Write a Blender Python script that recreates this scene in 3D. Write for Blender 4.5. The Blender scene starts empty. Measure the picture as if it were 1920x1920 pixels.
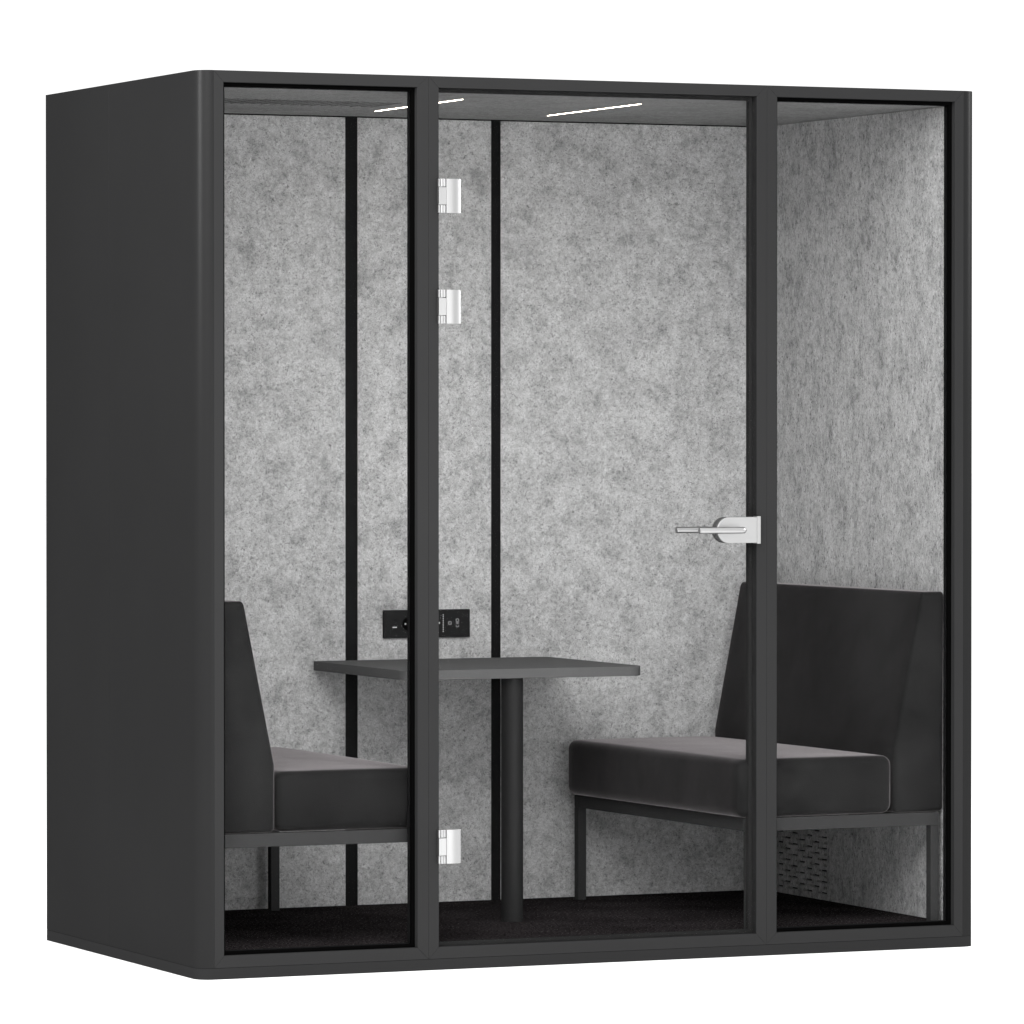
import bpy, bmesh, math, random
from mathutils import Vector, Matrix

random.seed(4)
sc = bpy.context.scene
COL = sc.collection
PI = math.pi

# ------------------------------------------------------------------ materials
def nodes_of(name):
    m = bpy.data.materials.new(name)
    m.use_nodes = True
    nt = m.node_tree
    return m, nt, nt.nodes["Principled BSDF"]

def N(nt, kind, **kw):
    n = nt.nodes.new(kind)
    for k, v in kw.items():
        if k in n.inputs:
            n.inputs[k].default_value = v
        else:
            setattr(n, k, v)
    return n

def ramp(nt, stops):
    r = nt.nodes.new("ShaderNodeValToRGB")
    e = r.color_ramp.elements
    while len(e) > 1:
        e.remove(e[-1])
    e[0].position, e[0].color = stops[0][0], (*[stops[0][1]] * 3, 1)
    for p, v in stops[1:]:
        x = e.new(p)
        x.color = (v, v, v, 1)
    return r

def coat(name, base, rough, spec, grain=0.0006, var=0.12, scale=900):
    """matt powder coating: nearly even colour, very fine orange peel"""
    m, nt, b = nodes_of(name)
    tc = N(nt, "ShaderNodeTexCoord")
    n1 = N(nt, "ShaderNodeTexNoise", Scale=2.2, Detail=3.0)
    n2 = N(nt, "ShaderNodeTexNoise", Scale=scale, Detail=1.0)
    nt.links.new(tc.outputs["Object"], n1.inputs["Vector"])
    nt.links.new(tc.outputs["Object"], n2.inputs["Vector"])
    mx = N(nt, "ShaderNodeMapRange")
    mx.inputs["To Min"].default_value = 1 - var
    mx.inputs["To Max"].default_value = 1 + var
    nt.links.new(n1.outputs["Fac"], mx.inputs["Value"])
    mul = N(nt, "ShaderNodeMix", data_type='RGBA', blend_type='MULTIPLY')
    mul.inputs[0].default_value = 1
    mul.inputs[6].default_value = (*base, 1)
    nt.links.new(mx.outputs[0], mul.inputs[7])
    bp = N(nt, "ShaderNodeBump", Strength=0.25, Distance=grain)
    nt.links.new(n2.outputs["Fac"], bp.inputs["Height"])
    nt.nodes.remove(b)
    df = N(nt, "ShaderNodeBsdfDiffuse", Roughness=0.3)
    gl = N(nt, "ShaderNodeBsdfGlossy", Roughness=rough)
    gl.inputs["Color"].default_value = (1, 1, 1, 1)
    mxs = N(nt, "ShaderNodeMixShader")
    mxs.inputs[0].default_value = spec
    nt.links.new(mul.outputs[2], df.inputs["Color"])
    nt.links.new(bp.outputs[0], df.inputs["Normal"]); nt.links.new(bp.outputs[0], gl.inputs["Normal"])
    nt.links.new(df.outputs[0], mxs.inputs[1]); nt.links.new(gl.outputs[0], mxs.inputs[2])
    nt.links.new(mxs.outputs[0], nt.nodes["Material Output"].inputs[0])
    return m

def felt(name, lo, hi, stretch=(1, 1, 1), fleck=0.55, bump=0.6, cloud=0.5, fs=1.0):
    m, nt, b = nodes_of(name)
    tc = N(nt, "ShaderNodeTexCoord")
    mp = N(nt, "ShaderNodeMapping")
    mp.inputs["Scale"].default_value = stretch
    nt.links.new(tc.outputs["Object"], mp.inputs["Vector"])
    V = mp.outputs[0]
    big = N(nt, "ShaderNodeTexNoise", Scale=13.0, Detail=7.0, Roughness=0.70)
    mid = N(nt, "ShaderNodeTexNoise", Scale=58.0, Detail=4.0, Roughness=0.68, Distortion=0.6)
    fine = N(nt, "ShaderNodeTexNoise", Scale=135.0 * fs, Detail=3.0, Roughness=0.7, Distortion=1.2)
    fib = N(nt, "ShaderNodeTexNoise", Scale=300.0 * fs, Detail=2.0, Roughness=0.6, Distortion=2.5)
    for n in (big, mid, fine, fib):
        nt.links.new(V, n.inputs["Vector"])
    # cloudy blotches of the pressed fibres
    a = N(nt, "ShaderNodeMath", operation='MULTIPLY_ADD')
    nt.links.new(big.outputs["Fac"], a.inputs[0]); a.inputs[1].default_value = cloud
    c = N(nt, "ShaderNodeMath", operation='MULTIPLY')
    nt.links.new(mid.outputs["Fac"], c.inputs[0]); c.inputs[1].default_value = 1 - cloud
    nt.links.new(c.outputs[0], a.inputs[2])
    r1 = ramp(nt, [(0.38, lo), (0.475, lo * 0.45 + hi * 0.55), (0.58, hi)])
    nt.links.new(a.outputs[0], r1.inputs[0])
    # dark flecks
    r2 = ramp(nt, [(0.32, 1 - fleck), (0.45, 0.88), (0.54, 1.0), (0.70, 1.12)])
    nt.links.new(fine.outputs["Fac"], r2.inputs[0])
    m1 = N(nt, "ShaderNodeMix", data_type='RGBA', blend_type='MULTIPLY')
    m1.inputs[0].default_value = 1
    nt.links.new(r1.outputs[0], m1.inputs[6]); nt.links.new(r2.outputs[0], m1.inputs[7])
    r3 = ramp(nt, [(0.3, 0.74), (0.5, 1.0), (0.7, 1.25)])
    nt.links.new(fib.outputs["Fac"], r3.inputs[0])
    m2 = N(nt, "ShaderNodeMix", data_type='RGBA', blend_type='MULTIPLY')
    m2.inputs[0].default_value = 1
    nt.links.new(m1.outputs[2], m2.inputs[6]); nt.links.new(r3.outputs[0], m2.inputs[7])
    nt.links.new(m2.outputs[2], b.inputs["Base Color"])
    b.inputs["Roughness"].default_value = 0.95
    b.inputs["Specular IOR Level"].default_value = 0.05
    bp = N(nt, "ShaderNodeBump", Strength=bump, Distance=0.0025)
    s = N(nt, "ShaderNodeMath", operation='ADD')
    nt.links.new(fine.outputs["Fac"], s.inputs[0]); nt.links.new(fib.outputs["Fac"], s.inputs[1])
    nt.links.new(s.outputs[0], bp.inputs["Height"])
    nt.links.new(bp.outputs[0], b.inputs["Normal"])
    return m

M_SHELL = coat("shaded_side_powder_coat", (0.0112, 0.0112, 0.0114), 0.36, 0.0100)  # same coat as the frames, colour darkened for the shade on the sides
M_PLINTH = coat("half_shaded_powder_coat", (0.0185, 0.0185, 0.0188), 0.38, 0.0050)  # same coat again, toned midway between lit frames and shaded sides
M_FRAME = coat("frame_powder_coat", (0.0215, 0.0215, 0.0218), 0.36, 0.0060)
M_TABLE = coat("table_laminate", (0.085, 0.085, 0.0853), 0.45, 0.02)
M_POLE = coat("steel_tube_coat", (0.018, 0.018, 0.0182), 0.4, 0.009)
M_LEG = coat("bench_steel_coat", (0.031, 0.031, 0.0313), 0.45, 0.008)
M_TRIM = coat("black_trim", (0.008, 0.008, 0.0082), 0.6, 0.004)
M_RUBBER = coat("black_rubber", (0.0015, 0.0015, 0.0015), 0.7, 0.0006)
M_INNER = coat("inner_reveal_coat", (0.020, 0.020, 0.020), 0.6, 0.003)
M_PLASTIC = coat("black_plastic", (0.014, 0.014, 0.0143), 0.4, 0.006)
M_HOLE = coat("socket_black", (0.002, 0.002, 0.002), 0.6, 0.001)
M_ICON = coat("printed_grey", (0.42, 0.42, 0.42), 0.5, 0.01)
M_WHITE = coat("white_plastic", (0.8, 0.8, 0.8), 0.4, 0.02)
M_FELT = felt("grey_felt", 0.39, 0.70, cloud=0.56, bump=1.0, fleck=0.56)
M_FELT_SIDE = felt("grey_felt_side", 0.34, 0.63, stretch=(1, 1.0, 0.62), fleck=0.72, bump=1.0, cloud=0.45, fs=1.2)
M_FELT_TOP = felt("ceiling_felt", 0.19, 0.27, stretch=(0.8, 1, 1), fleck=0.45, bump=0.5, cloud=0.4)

# velvet upholstery
M_VELVET, nt, b = nodes_of("charcoal_velvet")
tc = N(nt, "ShaderNodeTexCoord")
n1 = N(nt, "ShaderNodeTexNoise", Scale=5.0, Detail=3.0, Roughness=0.55)
n2 = N(nt, "ShaderNodeTexNoise", Scale=420.0, Detail=2.0)
nt.links.new(tc.outputs["Object"], n1.inputs["Vector"])
nt.links.new(tc.outputs["Object"], n2.inputs["Vector"])
r = ramp(nt, [(0.3, 0.009), (0.7, 0.019)])
nt.links.new(n1.outputs["Fac"], r.inputs[0])
nt.links.new(r.outputs[0], b.inputs["Base Color"])
b.inputs["Roughness"].default_value = 0.9
b.inputs["Specular IOR Level"].default_value = 0.05
b.inputs["Sheen Weight"].default_value = 0.75
b.inputs["Sheen Roughness"].default_value = 0.27
b.inputs["Sheen Tint"].default_value = (1.0, 0.93, 0.95, 1)
ad = N(nt, "ShaderNodeMath", operation='MULTIPLY_ADD')
nt.links.new(n1.outputs["Fac"], ad.inputs[0]); ad.inputs[1].default_value = 6.0
nt.links.new(n2.outputs["Fac"], ad.inputs[2])
bp = N(nt, "ShaderNodeBump", Strength=0.35, Distance=0.0012)
nt.links.new(ad.outputs[0], bp.inputs["Height"])
nt.links.new(bp.outputs[0], b.inputs["Normal"])

# carpet
M_CARPET, nt, b = nodes_of("dark_carpet")
tc = N(nt, "ShaderNodeTexCoord")
n1 = N(nt, "ShaderNodeTexNoise", Scale=150.0, Detail=4.0, Roughness=0.75)
n2 = N(nt, "ShaderNodeTexNoise", Scale=6.0, Detail=3.0)
for n in (n1, n2):
    nt.links.new(tc.outputs["Object"], n.inputs["Vector"])
cr = nt.nodes.new("ShaderNodeValToRGB")
cr.color_ramp.elements[0].position = 0.43; cr.color_ramp.elements[0].color = (0.004, 0.004, 0.004, 1)
cr.color_ramp.elements[1].position = 0.68; cr.color_ramp.elements[1].color = (0.070, 0.060, 0.062, 1)
nt.links.new(n1.outputs["Fac"], cr.inputs[0])
r2 = ramp(nt, [(0.3, 0.7), (0.7, 1.2)])
nt.links.new(n2.outputs["Fac"], r2.inputs[0])
mm = N(nt, "ShaderNodeMix", data_type='RGBA', blend_type='MULTIPLY'); mm.inputs[0].default_value = 1
nt.links.new(cr.outputs[0], mm.inputs[6]); nt.links.new(r2.outputs[0], mm.inputs[7])
nt.links.new(mm.outputs[2], b.inputs["Base Color"])
b.inputs["Roughness"].default_value = 1.0
b.inputs["Specular IOR Level"].default_value = 0.0
bp = N(nt, "ShaderNodeBump", Strength=0.8, Distance=0.004)
nt.links.new(n1.outputs["Fac"], bp.inputs["Height"]); nt.links.new(bp.outputs[0], b.inputs["Normal"])

# brushed satin chrome fittings
M_CHROME, nt, b = nodes_of("satin_chrome")
b.inputs["Base Color"].default_value = (0.41, 0.41, 0.41, 1)
b.inputs["Metallic"].default_value = 1.0
tc = N(nt, "ShaderNodeTexCoord")
n1 = N(nt, "ShaderNodeTexNoise", Scale=160.0, Detail=2.0)
nt.links.new(tc.outputs["Object"], n1.inputs["Vector"])
mr = N(nt, "ShaderNodeMapRange"); mr.inputs["To Min"].default_value = 0.33; mr.inputs["To Max"].default_value = 0.42
nt.links.new(n1.outputs["Fac"], mr.inputs["Value"]); nt.links.new(mr.outputs[0], b.inputs["Roughness"])

# anti-reflective laminated glass
M_GLASS = bpy.data.materials.new("clear_glass"); M_GLASS.use_nodes = True
nt = M_GLASS.node_tree; nt.nodes.clear()
out = N(nt, "ShaderNodeOutputMaterial")
tr = N(nt, "ShaderNodeBsdfTransparent", Color=(0.985, 0.985, 0.985, 1))
gl = N(nt, "ShaderNodeBsdfGlossy", Roughness=0.02)
mx = N(nt, "ShaderNodeMixShader")
fr = N(nt, "ShaderNodeFresnel", IOR=1.035)
nt.links.new(fr.outputs[0], mx.inputs[0]); nt.links.new(tr.outputs[0], mx.inputs[1]); nt.links.new(gl.outputs[0], mx.inputs[2])
nt.links.new(mx.outputs[0], out.inputs[0])

# lit LED strip
M_LED = bpy.data.materials.new("led_strip"); M_LED.use_nodes = True
nt = M_LED.node_tree; nt.nodes.clear()
out = N(nt, "ShaderNodeOutputMaterial")
em = N(nt, "ShaderNodeEmission", Color=(1.0, 0.90, 0.76, 1), Strength=16.0)
nt.links.new(em.outputs[0], out.inputs[0])

# white studio floor
M_FLOOR, nt, b = nodes_of("white_studio_floor")
tc = N(nt, "ShaderNodeTexCoord")
n1 = N(nt, "ShaderNodeTexNoise", Scale=0.6, Detail=2.0)
nt.links.new(tc.outputs["Object"], n1.inputs["Vector"])
r = ramp(nt, [(0.3, 0.88), (0.7, 0.91)])
nt.links.new(n1.outputs["Fac"], r.inputs[0]); nt.links.new(r.outputs[0], b.inputs["Base Color"])
b.inputs["Roughness"].default_value = 0.9
b.inputs["Specular IOR Level"].default_value = 0.05

# ------------------------------------------------------------------ mesh helpers
def obj(name, bm, mat, parent=None, bevel=0.0, seg=2, smooth=True):
    me = bpy.data.meshes.new(name)
    bmesh.ops.recalc_face_normals(bm, faces=bm.faces)
    bm.to_mesh(me); bm.free()
    me.materials.append(mat)
    o = bpy.data.objects.new(name, me)
    COL.objects.link(o)
    if parent is not None:
        o.parent = parent
    if bevel > 0:
        md = o.modifiers.new("bevel", 'BEVEL')
        md.width = bevel; md.segments = seg; md.limit_method = 'ANGLE'; md.angle_limit = math.radians(35)
        md.harden_normals = True
    if smooth:
        for p in me.polygons:
            p.use_smooth = True
        me.set_sharp_from_angle(angle=math.radians(32))
    return o

def box(bm, x0, x1, y0, y1, z0, z1):
    v = [bm.verts.new((x, y, z)) for z in (z0, z1) for y in (y0, y1) for x in (x0, x1)]
    for f in ((0, 1, 3, 2), (4, 6, 7, 5), (0, 4, 5, 1), (2, 3, 7, 6), (0, 2, 6, 4), (1, 5, 7, 3)):
        bm.faces.new([v[i] for i in f])

def B(*a):
    bm = bmesh.new()
    if a and not isinstance(a[0], (tuple, list)):
        a = (a,)
    for q in a:
        box(bm, *q)
    return bm

def prism(bm, pts, z0, z1, axis='z'):
    """extrude a 2-D outline; axis z: (x,y); axis y: (x,z)"""
    def P(p, t):
        return (p[0], p[1], t) if axis == 'z' else (p[0], t, p[1])
    lo = [bm.verts.new(P(p, z0)) for p in pts]
    hi = [bm.verts.new(P(p, z1)) for p in pts]
    n = len(pts)
    bm.faces.new(lo); bm.faces.new(hi)
    for i in range(n):
        bm.faces.new((lo[i], lo[(i + 1) % n], hi[(i + 1) % n], hi[i]))

def arc(cx, cy, r, a0, a1, n):
    return [(cx + r * math.cos(math.radians(a0 + (a1 - a0) * i / n)), cy + r * math.sin(math.radians(a0 + (a1 - a0) * i / n))) for i in range(n + 1)]

def tube(bm, p0, p1, r, n=28, cap=True):
    p0, p1 = Vector(p0), Vector(p1)
    d = (p1 - p0).normalized()
    u = d.orthogonal().normalized(); w = d.cross(u)
    A = [bm.verts.new(p0 + r * (math.cos(2 * PI * i / n) * u + math.sin(2 * PI * i / n) * w)) for i in range(n)]
    Z = [bm.verts.new(p1 + r * (math.cos(2 * PI * i / n) * u + math.sin(2 * PI * i / n) * w)) for i in range(n)]
    for i in range(n):
        bm.faces.new((A[i], A[(i + 1) % n], Z[(i + 1) % n], Z[i]))
    if cap:
        bm.faces.new(A); bm.faces.new(Z)

def sweep(bm, path, r, n=20):
    rings = []
    for i, p in enumerate(path):
        p = Vector(p)
        a = Vector(path[max(i - 1, 0)]); c = Vector(path[min(i + 1, len(path) - 1)])
        d = (c - a).normalized()
        u = Vector((0, 0, 1)); w = d.cross(u).normalized()
        rings.append([bm.verts.new(p + r * (math.cos(2 * PI * k / n) * u + math.sin(2 * PI * k / n) * w)) for k in range(n)])
    for A, Z in zip(rings, rings[1:]):
        for k in range(n):
            bm.faces.new((A[k], A[(k + 1) % n], Z[(k + 1) % n], Z[k]))
    bm.faces.new(rings[0]); bm.faces.new(rings[-1])

def ring(bm, cx, cz, y, r0, r1, a0=0, a1=360, n=32, t=0.0006):
    """flat ring (or arc) in the xz plane, front face at y, thickness t behind it"""
    full = abs(a1 - a0) >= 360
    m = n if full else n + 1
    L = []
    for i in range(m):
        a = math.radians(a0 + (a1 - a0) * i / n)
        L.append([bm.verts.new((cx + rr * math.cos(a), yy, cz + rr * math.sin(a))) for rr, yy in ((r0, y), (r1, y), (r1, y + t), (r0, y + t))])
    for i in range(m if full else m - 1):
        a, c = L[i], L[(i + 1) % m]
        for k in range(4):
            bm.faces.new((a[k], a[(k + 1) % 4], c[(k + 1) % 4], c[k]))
    if not full:
        bm.faces.new(L[0]); bm.faces.new(L[-1])

def soft_box(sx, sy, sz, r, n=14, bulge=0.0, crown=0.0):
    """upholstered block centred on the origin: rounded edges and slightly filled faces"""
    bm = bmesh.new()
    bmesh.ops.create_cube(bm, size=2.0)
    bmesh.ops.subdivide_edges(bm, edges=bm.edges[:], cuts=2 * n, use_grid_fill=True)
    h = Vector((sx / 2, sy / 2, sz / 2))
    def warp(t, hh):                     # concentrate loops in the rounded edge
        core = (hh - r)
        k = 0.55
        a = abs(t)
        v = core * a / k if a < k else core + r * (a - k) / (1 - k)
        return math.copysign(v, t)
    for v in bm.verts:
        t = v.co.copy()
        p = Vector([warp(t[i], h[i]) for i in range(3)])
        c = Vector([max(-(h[i] - r), min(h[i] - r, p[i])) for i in range(3)])
        d = p - c
        if d.length > 1e-9:
            # cube-to-sphere for the rounded shell
            m = max(abs(d.x), abs(d.y), abs(d.z))
            p = c + d.normalized() * m if m > 0 else p
        u = [max(-1, min(1, p[i] / h[i])) for i in range(3)]
        f = [(1 - u[i] ** 2) for i in range(3)]
        p.x += bulge * u[0] * f[1] * f[2]
        p.y += bulge * u[1] * f[0] * f[2]
        p.z += (crown if p.z > 0 else 0) * u[2] * f[0] * f[1]
        v.co = p
    return bm

def tag(o, label=None, cat=None, group=None, kind=None):
    if label: o["label"] = label
    if cat: o["category"] = cat
    if group: o["group"] = group
    if kind: o["kind"] = kind
    return o

def empty(name, loc=(0, 0, 0), rz=0.0):
    o = bpy.data.objects.new(name, None)
    o.location = loc; o.rotation_euler = (0, 0, rz)
    o.empty_display_size = 0.2
    COL.objects.link(o)
    return o

# ------------------------------------------------------------------ dimensions (metres)
W, D, H, R = 2.2325, 1.1775, 2.30, 0.0406
FY = 0.042                      # depth of the front frames
ZF, ZC = 0.066, 2.260           # carpet and ceiling levels
YB = 1.140                      # felt back wall
XL, XR = 0.052, 2.160           # felt side walls
PL = 0.0285                     # plinth height
ZB0, ZT0 = 0.0592, 2.2704       # opening
L0, L1, D0, D1, R0, R1 = 0.0682, 0.5998, 0.6594, 1.5713, 1.6311, 2.1640
E0, S0, S1, E1 = 0.0418, 0.6308, 1.6012, 2.1907

# ------------------------------------------------------------------ the setting: a white floor
bm = bmesh.new()
s = 120
v = [bm.verts.new(p) for p in ((-s, -s, 0), (s, -s, 0), (s, s, 0), (-s, s, 0))]
bm.faces.new(v)
fl = obj("floor", bm, M_FLOOR, smooth=False)
tag(fl, "plain bright white studio floor under the booth", "floor", kind="structure")

# ------------------------------------------------------------------ the booth
pod = empty("office_booth", (0, 0, 0))
tag(pod, "dark grey office meeting booth with three glazed front bays and grey felt interior", "office booth")

# plinth with rounded front corners
bm = bmesh.new()
out_l = arc(R, R, R, 180, 270, 14)
out_r = arc(W - R, R, R, 270, 360, 14)
prism(bm, [(0, D)] + out_l + out_r + [(W, D)], 0.0, PL)
obj("plinth", bm, M_PLINTH, pod, bevel=0.0006, seg=1)

# side shells, their front edge rolled round to meet the front frames; a hairline joint halves each side
def side(mirror):
    def X(p): return (W - p[0], p[1]) if mirror else p
    bm = bmesh.new()
    j = 0.6675
    a = [(0, j - 0.0002)] + out_l + [(R + 0.0010, 0.0), (R + 0.0010, FY), (0.03, FY + 0.002), (0.03, j - 0.0002)]
    prism(bm, [X(p) for p in a], PL + 0.0005, H)
    prism(bm, [X(p) for p in [(0, D), (0, j + 0.0002), (0.03, j + 0.0002), (0.03, D)]], PL + 0.0005, H)
    return obj("side_panel", bm, M_SHELL, pod, bevel=0.0004, seg=2)
side(False); side(True)
obj("roof_panel", B(0.0305, W - 0.0305, FY + 0.001, D - 0.001, 2.273, H - 0.002), M_SHELL, pod, bevel=0.001, seg=1)
obj("back_panel", B(0.0305, W - 0.0305, 1.1560, D, PL + 0.0005, 2.2725), M_SHELL, pod, bevel=0.001, seg=1)

# front frames: four mitred bars each
def frame_bm(x0, x1, i0, i1, z0=PL + 0.0005, z1=H, j0=ZB0, j1=ZT0, y0=0.0, y1=FY, g=0.0001):
    bm = bmesh.new()
    o = [(x0, z0), (x1, z0), (x1, z1), (x0, z1)]
    i = [(i0, j0), (i1, j0), (i1, j1), (i0, j1)]
    for k in range(4):
        a, b_, c, d = o[k], o[(k + 1) % 4], i[(k + 1) % 4], i[k]
        e = Vector((b_[0] - a[0], b_[1] - a[1])).normalized() * g
        q = [(a[0] + e.x, a[1] + e.y), (b_[0] - e.x, b_[1] - e.y), (c[0] - e.x, c[1] - e.y), (d[0] + e.x, d[1] + e.y)]
        prism(bm, q, y0, y1, 'y')
    return bm

def gasket_bm(i0, i1, j0, j1, y0, y1, t, inner):
    """closed liner ring inside an opening"""
    bm = bmesh.new()
    bars = ((i0 + .0006, i0 + t, j0 + .0006, j1 - .0006), (i1 - t, i1 - .0006, j0 + .0006, j1 - .0006),
            (i0 + t, i1 - t, j0 + .0006, j0 + t), (i0 + t, i1 - t, j1 - t, j1 - .0006))
    for a, c, z0, z1 in bars:
        box(bm, a, c, y0, y1, z0, z1)
    return bm

def window(x0, x1, i0, i1):
    fr_ = obj("window", frame_bm(x0, x1, i0, i1), M_FRAME, pod, bevel=0.0007, seg=2)
    obj("gasket", gasket_bm(i0, i1, ZB0, ZT0, 0.0175, 0.0298, 0.0090, 0), M_RUBBER, fr_)
    obj("glass_pane", B(i0 + 0.0012, i1 - 0.0012, 0.030, 0.036, ZB0 + 0.0012, ZT0 - 0.0012), M_GLASS, fr_, smooth=False)
    obj("glazing_bead", gasket_bm(i0, i1, ZB0, ZT0, 0.0362, FY + 0.0015, 0.0106, 0), M_TRIM, fr_, bevel=0.0006, seg=2)
    return fr_
window(E0, S0 - 0.0001, L0, L1)
window(S1 + 0.0001, E1, R0, R1)

df = obj("door_frame", frame_bm(S0 + 0.0001, S1 - 0.0001, D0, D1), M_FRAME, pod, bevel=0.0007, seg=2)
obj("rebate_liner", gasket_bm(D0, D1, ZB0, ZT0, 0.0265, FY + 0.0015, 0.0100, 0), M_INNER, df)
# strike plate on the latch side
obj("strike_plate", B(D1 - 0.0045, D1 + 0.0062, -0.0125, 0.0135, 1.0905, 1.1630), M_CHROME, df, bevel=0.0008)

# door: glass leaf, three hinges, latch and two levers
door = empty("door", (D0, 0.006, ZB0)); door.parent = pod
DO = Vector((D0, 0.006, ZB0))
def rel(o):                        # geometry was written in booth coordinates
    o.data.transform(Matrix.Translation(-DO)); return o
rel(obj("glass_pane", B(D0 + 0.0045, D1 - 0.0050, 0.001, 0.011, ZB0 + 0.004, ZT0 - 0.004), M_GLASS, door, smooth=False))

def hinge_bm(zc):
    bm = bmesh.new()
    h = 0.0440
    # curved leaf clamped over the glass, front side
    pts = []
    x0, x1 = D0 + 0.0165, D0 + 0.0590
    for i in range(17):
        t = i / 16
        pts.append((x0 + (x1 - x0) * t, -0.0090 - 0.0042 * math.sin(PI * (0.18 + 0.72 * t)) + 0.0050 * t ** 3))
    prism(bm, pts + [(x1, 0.0006), (x0, 0.0006)], zc - h, zc + h)
    # inside leaf
    prism(bm, [(x0, 0.0114), (x1, 0.0114), (x1, 0.0165), (x0, 0.0185)], zc - h, zc + h)
    # knuckles: two outer, one centre block
    for a, c in ((-h, -0.0234), (0.0234, h)):
        tube(bm, (D0 + 0.0050, -0.0066, zc + a), (D0 + 0.0050, -0.0066, zc + c), 0.0056, 28)
        tube(bm, (D0 + 0.0118, -0.0074, zc + a + .0003), (D0 + 0.0118, -0.0074, zc + c - .0003), 0.0046, 24)
    box(bm, D0 - 0.0052, D0 + 0.0154, -0.0132, -0.0003, zc - 0.0224, zc + 0.0224)
    # wall leaf
    box(bm, D0 - 0.0052, D0 - 0.0008, -0.0112, -0.0003, zc - h + .0004, zc - 0.0234)
    box(bm, D0 - 0.0052, D0 - 0.0008, -0.0112, -0.0003, zc + 0.0234, zc + h - .0004)
    return bm
for zc in (1.9925, 1.7080, 0.3180):
    rel(obj("hinge", hinge_bm(zc), M_CHROME, door, bevel=0.0006, seg=2))

# latch body: rounded nose, clamps the glass
zm, hb = 1.1270, 0.0342
bm = bmesh.new()
nose = arc(1.4500 + hb, zm, hb, 90, 270, 24)
tail = [(D1 - 0.0050, zm - hb), (D1 - 0.0050, zm + hb)]
prism(bm, nose + tail, -0.0130, -0.0062, 'y')
prism(bm, nose + tail, 0.0185, 0.0240, 'y')
rel(obj("latch_case", bm, M_CHROME, door, bevel=0.0012, seg=3))
bm = bmesh.new()
for a, c in ((-0.0061, 0.0008), (0.0112, 0.0184)):
    prism(bm, nose + tail, a, c, 'y')
rel(obj("latch_dark_edge", bm, M_TABLE, door))  # added grey core, stands in for the dark reflection on the latch's edge

def lever(x_end, x_piv, y_piv, y_bar):
    bm = bmesh.new()
    r = 0.0084
    sg = -1 if y_bar < y_piv else 1
    rb = 0.013
    path = [(x_piv, y_piv, zm)]
    path += [(x_piv, y_bar - sg * rb, zm)]
    for i in range(1, 9):
        a = math.radians(90 * i / 8)
        path.append((x_piv - rb * (1 - math.cos(a)), y_bar - sg * rb * (1 - math.sin(a)), zm))
    path.append((x_end, y_bar, zm))
    sweep(bm, path, r, 24)
    return bm
rel(obj("lever", lever(1.3790, 1.5130, -0.0115, -0.050), M_CHROME, door, bevel=0.0009, seg=2))
rel(obj("lever", lever(1.3640, 1.5130, 0.0215, 0.058), M_CHROME, door, bevel=0.0009, seg=2))

# ------------------------------------------------------------------ interior lining
obj("carpet", B(0.031, W - 0.031, FY + 0.0016, 1.1555, 0.030, ZF), M_CARPET, pod, smooth=False)
TS = (0.0528, 0.8635, 0.9000, 1.3055, 1.3345, 2.1595)
for a, c in ((0, 1), (2, 3), (4, 5)):
    obj("felt_panel", B(TS[a], TS[c], YB, 1.1550, ZF + 0.0005, ZC - 0.0028), M_FELT, pod, bevel=0.0012, seg=2)
for a, c in ((1, 2), (3, 4)):
    obj("cover_strip", B(TS[a] + 0.0003, TS[c] - 0.0003, YB + 0.0006, 1.1552, ZF + 0.0005, ZC - 0.0028), M_TRIM, pod)

# side linings; the right one has the slotted air inlet low down
obj("side_lining", B(0.031, XL, FY + 0.0018, 1.1550, ZF + 0.0005, ZC - 0.001), M_FELT_SIDE, pod, bevel=0.002, seg=2)
bm = bmesh.new()
vy0, vy1, vz0, vz1 = 0.740, 1.068, 0.078, 0.271
X0, X1 = XR, 2.2015
box(bm, X0, X1, FY + 0.0018, vy0, ZF + 0.0005, ZC - 0.001)
box(bm, X0, X1, vy1, 1.1550, ZF + 0.0005, ZC - 0.001)
box(bm, X0, X1, vy0, vy1, vz1, ZC - 0.001)
box(bm, X0, X1, vy0, vy1, ZF + 0.0005, vz0)
rows, pitch, st = 12, 0.01568, 0.0052
A_ = [(0.7402, 0.757), (0.786, 0.843), (0.877, 0.934), (0.968, 1.025)]
Bz = [(0.7402, 0.797), (0.831, 0.888), (0.922, 0.979), (1.013, 1.0675)]
XV = X0 + 0.014
z = vz0
for k in range(rows):
    zs = vz0 + 0.0052 + k * pitch
    box(bm, X0, XV, vy0, vy1, z, zs)
    y = vy0
    for a, c in (A_ if k % 2 else Bz):
        if a - y > 1e-3:
            box(bm, X0, XV, y, a, zs, zs + st)
        y = c
    if vy1 - y > 1e-3:
        box(bm, X0, XV, y, vy1, zs, zs + st)
    z = zs + st
box(bm, X0, XV, vy0, vy1, z, vz1)
rl = obj("side_lining", bm, M_FELT_SIDE, pod, smooth=False)
obj("vent_backing", B(XV + 0.0005, XV + 0.004, vy0 + .0002, vy1 - .0002, vz0, vz1), M_HOLE, rl, smooth=False)

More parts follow.
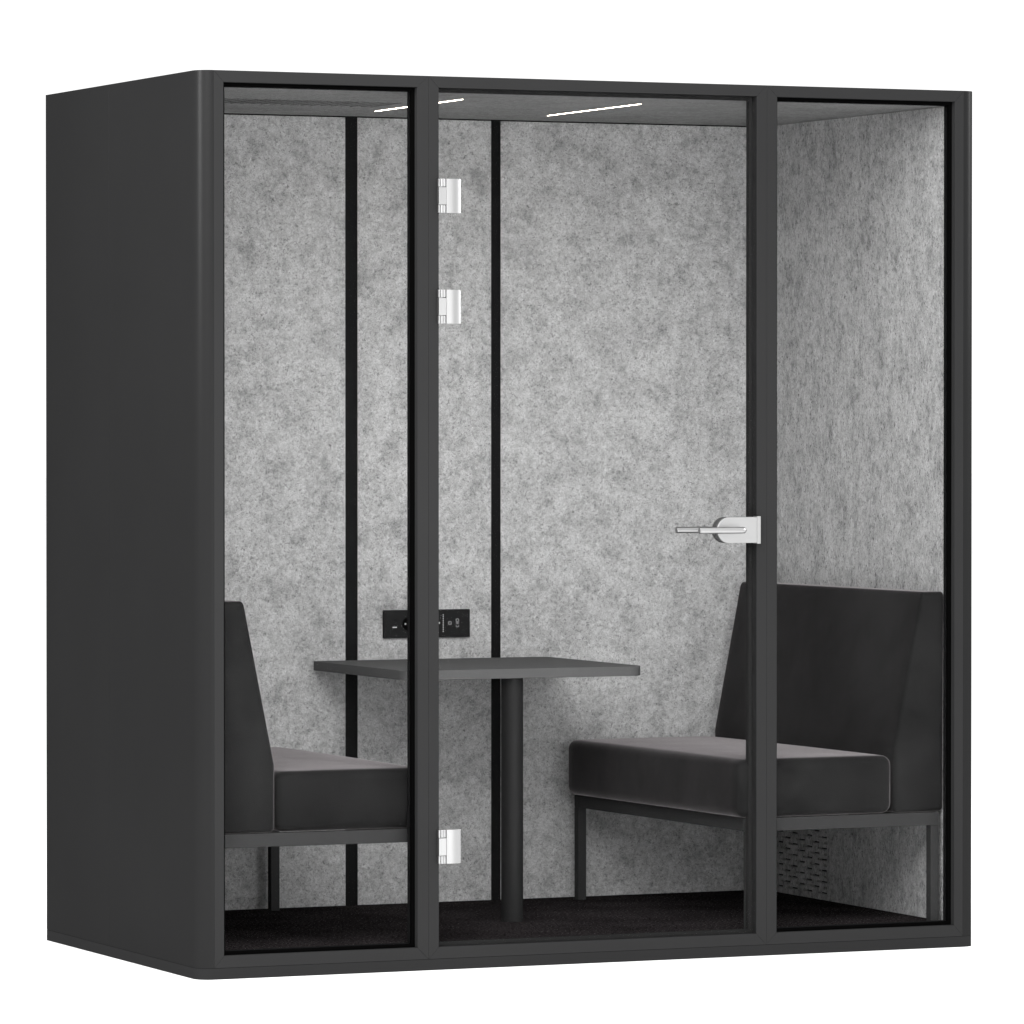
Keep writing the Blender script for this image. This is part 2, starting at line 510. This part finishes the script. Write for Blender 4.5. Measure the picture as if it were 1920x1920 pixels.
# ceiling with slotted outlet and two LED strips
bm = bmesh.new()
cx0, cx1, cy0, cy1 = 0.031, W - 0.031, FY + 0.0016, 1.1345
sx0, sx1, sy0, sy1 = 0.215, 0.765, 0.485, 0.715
box(bm, cx0, sx0, cy0, cy1, ZC, 2.2725); box(bm, sx1, cx1, cy0, cy1, ZC, 2.2725)
box(bm, sx0, sx1, cy0, sy0, ZC, 2.2725); box(bm, sx0, sx1, sy1, cy1, ZC, 2.2725)
nsl = 19; pt = (sx1 - sx0) / nsl
for k in range(nsl):
    a = sx0 + k * pt
    box(bm, a, a + pt * 0.45, sy0, sy1, ZC, 2.2715)
    box(bm, a + pt * 0.45, a + pt, sy0, sy1, ZC + 0.0105, 2.2715)
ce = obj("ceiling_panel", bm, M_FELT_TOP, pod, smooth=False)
for xc, w in ((0.843, 0.0075), (1.360, 0.0052)):
    bm = bmesh.new()
    ya, yb = 0.265, 0.880
    pts = [(xc - 0.001, ya), (xc + w / 2, ya + 0.03), (xc + w / 2, yb - 0.03), (xc + 0.001, yb), (xc - w / 2, yb - 0.03), (xc - w / 2, ya + 0.03)]
    prism(bm, pts, ZC - 0.0012, ZC - 0.0004)
    obj("light_strip", bm, M_LED, ce, smooth=False)

# power and control panel on the back wall
YP = 1.1310
pp = obj("power_panel", B(0.9745, 1.2365, YP, YB - 0.0002, 0.8090, 0.8870), M_PLASTIC, pod, bevel=0.0012, seg=2)
obj("usb_port", B((1.0010, 1.0140, YP - 0.0008, YP + 0.0005, 0.8378, 0.8404)), M_WHITE, pp, smooth=False)
obj("usb_port", B((1.0045, 1.0135, YP - 0.0005, YP + 0.0005, 0.8572, 0.8602)), M_HOLE, pp, smooth=False)
def outlet(cx):
    bm = bmesh.new()
    tube(bm, (cx, YP - 0.0003, 0.8480), (cx, YP + 0.0006, 0.8480), 0.0185, 36)
    o = obj("power_socket", bm, M_HOLE, pp)
    bm = bmesh.new()
    for dx, dz, r_ in ((-0.0092, 0, 0.0026), (0.0092, 0, 0.0026)):
        tube(bm, (cx + dx, YP - 0.0012, 0.8480 + dz), (cx + dx, YP - 0.0002, 0.8480 + dz), r_, 16)
    for dz in (-0.0150, 0.0150):
        box(bm, cx - 0.0018, cx + 0.0018, YP - 0.0012, YP - 0.0002, 0.848 + dz - 0.0022, 0.848 + dz + 0.0022)
    obj("contact", bm, M_ICON, o)
outlet(1.0490)
bm = bmesh.new()
tube(bm, (1.1420, YP - 0.0009, 0.8494), (1.1420, YP + 0.0003, 0.8494), 0.0030, 18)
obj("indicator_dot", bm, M_ICON, pp)
bm = bmesh.new()
for k in range(10):
    zz = 0.8255 + (0.8719 - 0.8255) * k / 9
    tube(bm, (1.1547, YP - 0.0007, zz), (1.1547, YP + 0.0003, zz), 0.00135, 10)
obj("level_scale", bm, M_WHITE, pp)
bm = bmesh.new()
ring(bm, 1.1748, 0.8489, YP - 0.0006, 0.0040, 0.0054)
tube(bm, (1.1748, YP - 0.0007, 0.8489), (1.1748, YP + 0.0003, 0.8489), 0.0012, 10)
obj("touch_button", bm, M_ICON, pp)
bm = bmesh.new()
ring(bm, 1.1979, 0.8562, YP - 0.0006, 0.0034, 0.0049)
box(bm, 1.1932, 1.2026, YP - 0.0007, YP + 0.0002, 0.8498, 0.8509)
box(bm, 1.1932, 1.2026, YP - 0.0007, YP + 0.0002, 0.8458, 0.8469)
box(bm, 1.1973, 1.1985, YP - 0.00071, YP + 0.0002, 0.8469, 0.8498)
ring(bm, 1.1979, 0.8415, YP - 0.0006, 0.0034, 0.0049, 170, 370, 24)
obj("touch_button", bm, M_ICON, pp)

# ------------------------------------------------------------------ benches
def bench(loc, rz, mirror, depth, inset, length, xb, xw, label):
    """local frame: x = 0 at the wall side growing to the seat front (mirrored for the right one), y from the booth front, z from the carpet"""
    root = empty("upholstered_bench", loc, rz)
    tag(root, label, "bench", "upholstered benches facing each other in the booth")
    sx = -1 if mirror else 1
    def fin(bm):
        if mirror:
            bmesh.ops.scale(bm, vec=(-1, 1, 1), verts=bm.verts)
        return bm
    front = xb + 0.004 + depth
    zs0, zs1 = 0.2965, 0.4515        # seat cushion below/above (over the carpet)
    # seat cushion
    bm = soft_box(depth, length, zs1 - zs0, 0.026, 12, bulge=0.004, crown=0.006)
    bmesh.ops.translate(bm, vec=(xb + 0.004 + depth / 2, length / 2, (zs0 + zs1) / 2), verts=bm.verts)
    obj("seat_cushion", fin(bm), M_VELVET, root)
    # backrest: wedge, upright to seat height and leaning back above
    hb_ = 0.889 - zs0
    bm = soft_box(xb, length, hb_, 0.014, 14, bulge=0.003)
    for v in bm.verts:
        z = v.co.z + hb_ / 2 + zs0
        k = max(0.0, (z - 0.470) / (0.889 - 0.470))
        top = xb - 0.085
        u = (v.co.x + xb / 2) / xb
        v.co.x = u * (xb + (top - xb) * k) - xb / 2
    bmesh.ops.translate(bm, vec=(xb / 2, length / 2, zs0 + hb_ / 2), verts=bm.verts)
    obj("backrest", fin(bm), M_VELVET, root)
    # steel frame: four rails
    t = 0.0255
    zr0, zr1 = 0.2605, 0.2955
    lo, hi_ = 0.003, length - 0.003
    xf = front - inset
    bm = bmesh.new()
    box(bm, xw, xf, lo, lo + t, zr0, zr1)
    box(bm, xw, xf, hi_ - t, hi_, zr0, zr1)
    box(bm, xw, xw + t, lo + t, hi_ - t, zr0, zr1 - 0.0002)
    box(bm, xf - t, xf, lo + t, hi_ - t, zr0, zr1 - 0.0002)
    obj("rail_frame", fin(bm), M_LEG, root, bevel=0.0015, seg=2)
    for x in (xw, xf - t):
        for y in (lo, hi_ - t):
            bm = B(x, x + t, y, y + t, 0.0, zr0 - 0.0003)
            obj("leg", fin(bm), M_LEG, root, bevel=0.0015, seg=2)
    return root
bench((XL + 0.001, 0.066, ZF), 0.0, False, 0.4205, 0.0185, 1.035, 0.1810, 0.001,
      "charcoal velvet bench behind the narrow left pane, backrest cut off by the booth's corner post")
bench((XR - 0.0005, 0.0475, ZF), 0.031, True, 0.466, 0.026, 1.045, 0.153, 0.0145,
      "charcoal velvet bench to the right of the table, its wide leaning backrest in view")

# ------------------------------------------------------------------ table
tb = empty("table", (1.122, 0.81, ZF))
tag(tb, "dark grey table with rounded corners on one round post, set against the felt back wall", "table")
def relt(o):
    o.data.transform(Matrix.Translation((-1.122, -0.81, -ZF))); return o
TX0, TX1, TY0, TY1, TZ0, TZ1 = 0.7660, 1.4765, 0.480, YB - 0.0006, 0.7230, 0.7490
bm = bmesh.new()
rc = 0.050
o = arc(TX0 + rc, TY0 + rc, rc, 180, 270, 12) + arc(TX1 - rc, TY0 + rc, rc, 270, 360, 12) + [(TX1, TY1 - 0.03)] + arc(TX1 - 0.03, TY1 - 0.03, 0.03, 0, 90, 8)[1:] + [(TX0 + 0.004, TY1), (TX0, TY1 - 0.004)]
prism(bm, o, TZ0, TZ1)
relt(obj("table_top", bm, M_TABLE, tb, bevel=0.0012, seg=2))
bm = bmesh.new()
tube(bm, (1.0985, 0.527, ZF), (1.0985, 0.527, TZ0 - 0.0003), 0.0298, 48)
relt(obj("post", bm, M_POLE, tb))

# ------------------------------------------------------------------ light: white studio, soft boxes
w = bpy.data.worlds.new("World"); sc.world = w; w.use_nodes = True
nt = w.node_tree
bg = nt.nodes["Background"]
bg.inputs["Color"].default_value = (1, 1, 1, 1)
bg.inputs["Strength"].default_value = 1.15

def area(name, loc, target, size, power, col=(1, 1, 1), size_y=None):
    l = bpy.data.lights.new(name, 'AREA')
    l.energy = power; l.color = col
    l.shape = 'RECTANGLE'; l.size = size; l.size_y = size_y or size
    o_ = bpy.data.objects.new(name, l)
    COL.objects.link(o_)
    o_.location = loc
    d = Vector(target) - Vector(loc)
    o_.rotation_euler = d.to_track_quat('-Z', 'Y').to_euler()
    return o_
area("overhead_floor_fill", (1.1, 0.4, 7.5), (1.1, 0.4, 0), 9.0, 240)  # added unseen lamp, brightens the floor to white round the booth
area("key_softbox", (-1.6, -4.3, 4.7), (1.1, 0.3, 1.3), 4.4, 400)
area("left_strip_softbox", (-2.15, -0.45, 2.75), (0.0, 0.1, 1.8), 0.5, 74, size_y=1.5)
area("right_strip_softbox", (6.3, -0.4, 3.0), (2.2, 0.1, 1.7), 0.6, 150, size_y=1.8)

area("low_fill_softbox", (1.9, -5.2, 0.95), (1.2, 0.5, 0.9), 2.2, 38, size_y=1.3)

# ------------------------------------------------------------------ camera
cam = bpy.data.cameras.new("camera")
co = bpy.data.objects.new("camera", cam)
COL.objects.link(co)
CX, CY, CZ, YAW, PITCH, FPX, V0 = -4.855289461878132, -12.933223281936025, 1.4099058836931344, 0.4164305884110698, -0.01602598424580785, 10247.745176554568, 956.6458299254836
co.location = (CX, CY, CZ)
co.rotation_euler = (PI / 2 + PITCH, 0, -YAW)
cam.sensor_fit = 'HORIZONTAL'; cam.sensor_width = 36.0
cam.lens = FPX / 1920 * 36.0
cam.shift_x = 0.0
cam.shift_y = (V0 - 960.0) / 1920.0
cam.clip_start = 0.1; cam.clip_end = 500
sc.camera = co

sc.view_settings.view_transform = 'Standard'
sc.view_settings.look = 'None'
sc.view_settings.exposure = 0.0
sc.view_settings.gamma = 1.0
sc.view_settings.use_curve_mapping = False
sc.render.film_transparent = False
sc.cycles.max_bounces = 10
sc.cycles.transparent_max_bounces = 16
sc.cycles.diffuse_bounces = 5
sc.cycles.sample_clamp_indirect = 6.0
sc.cycles.caustics_reflective = False
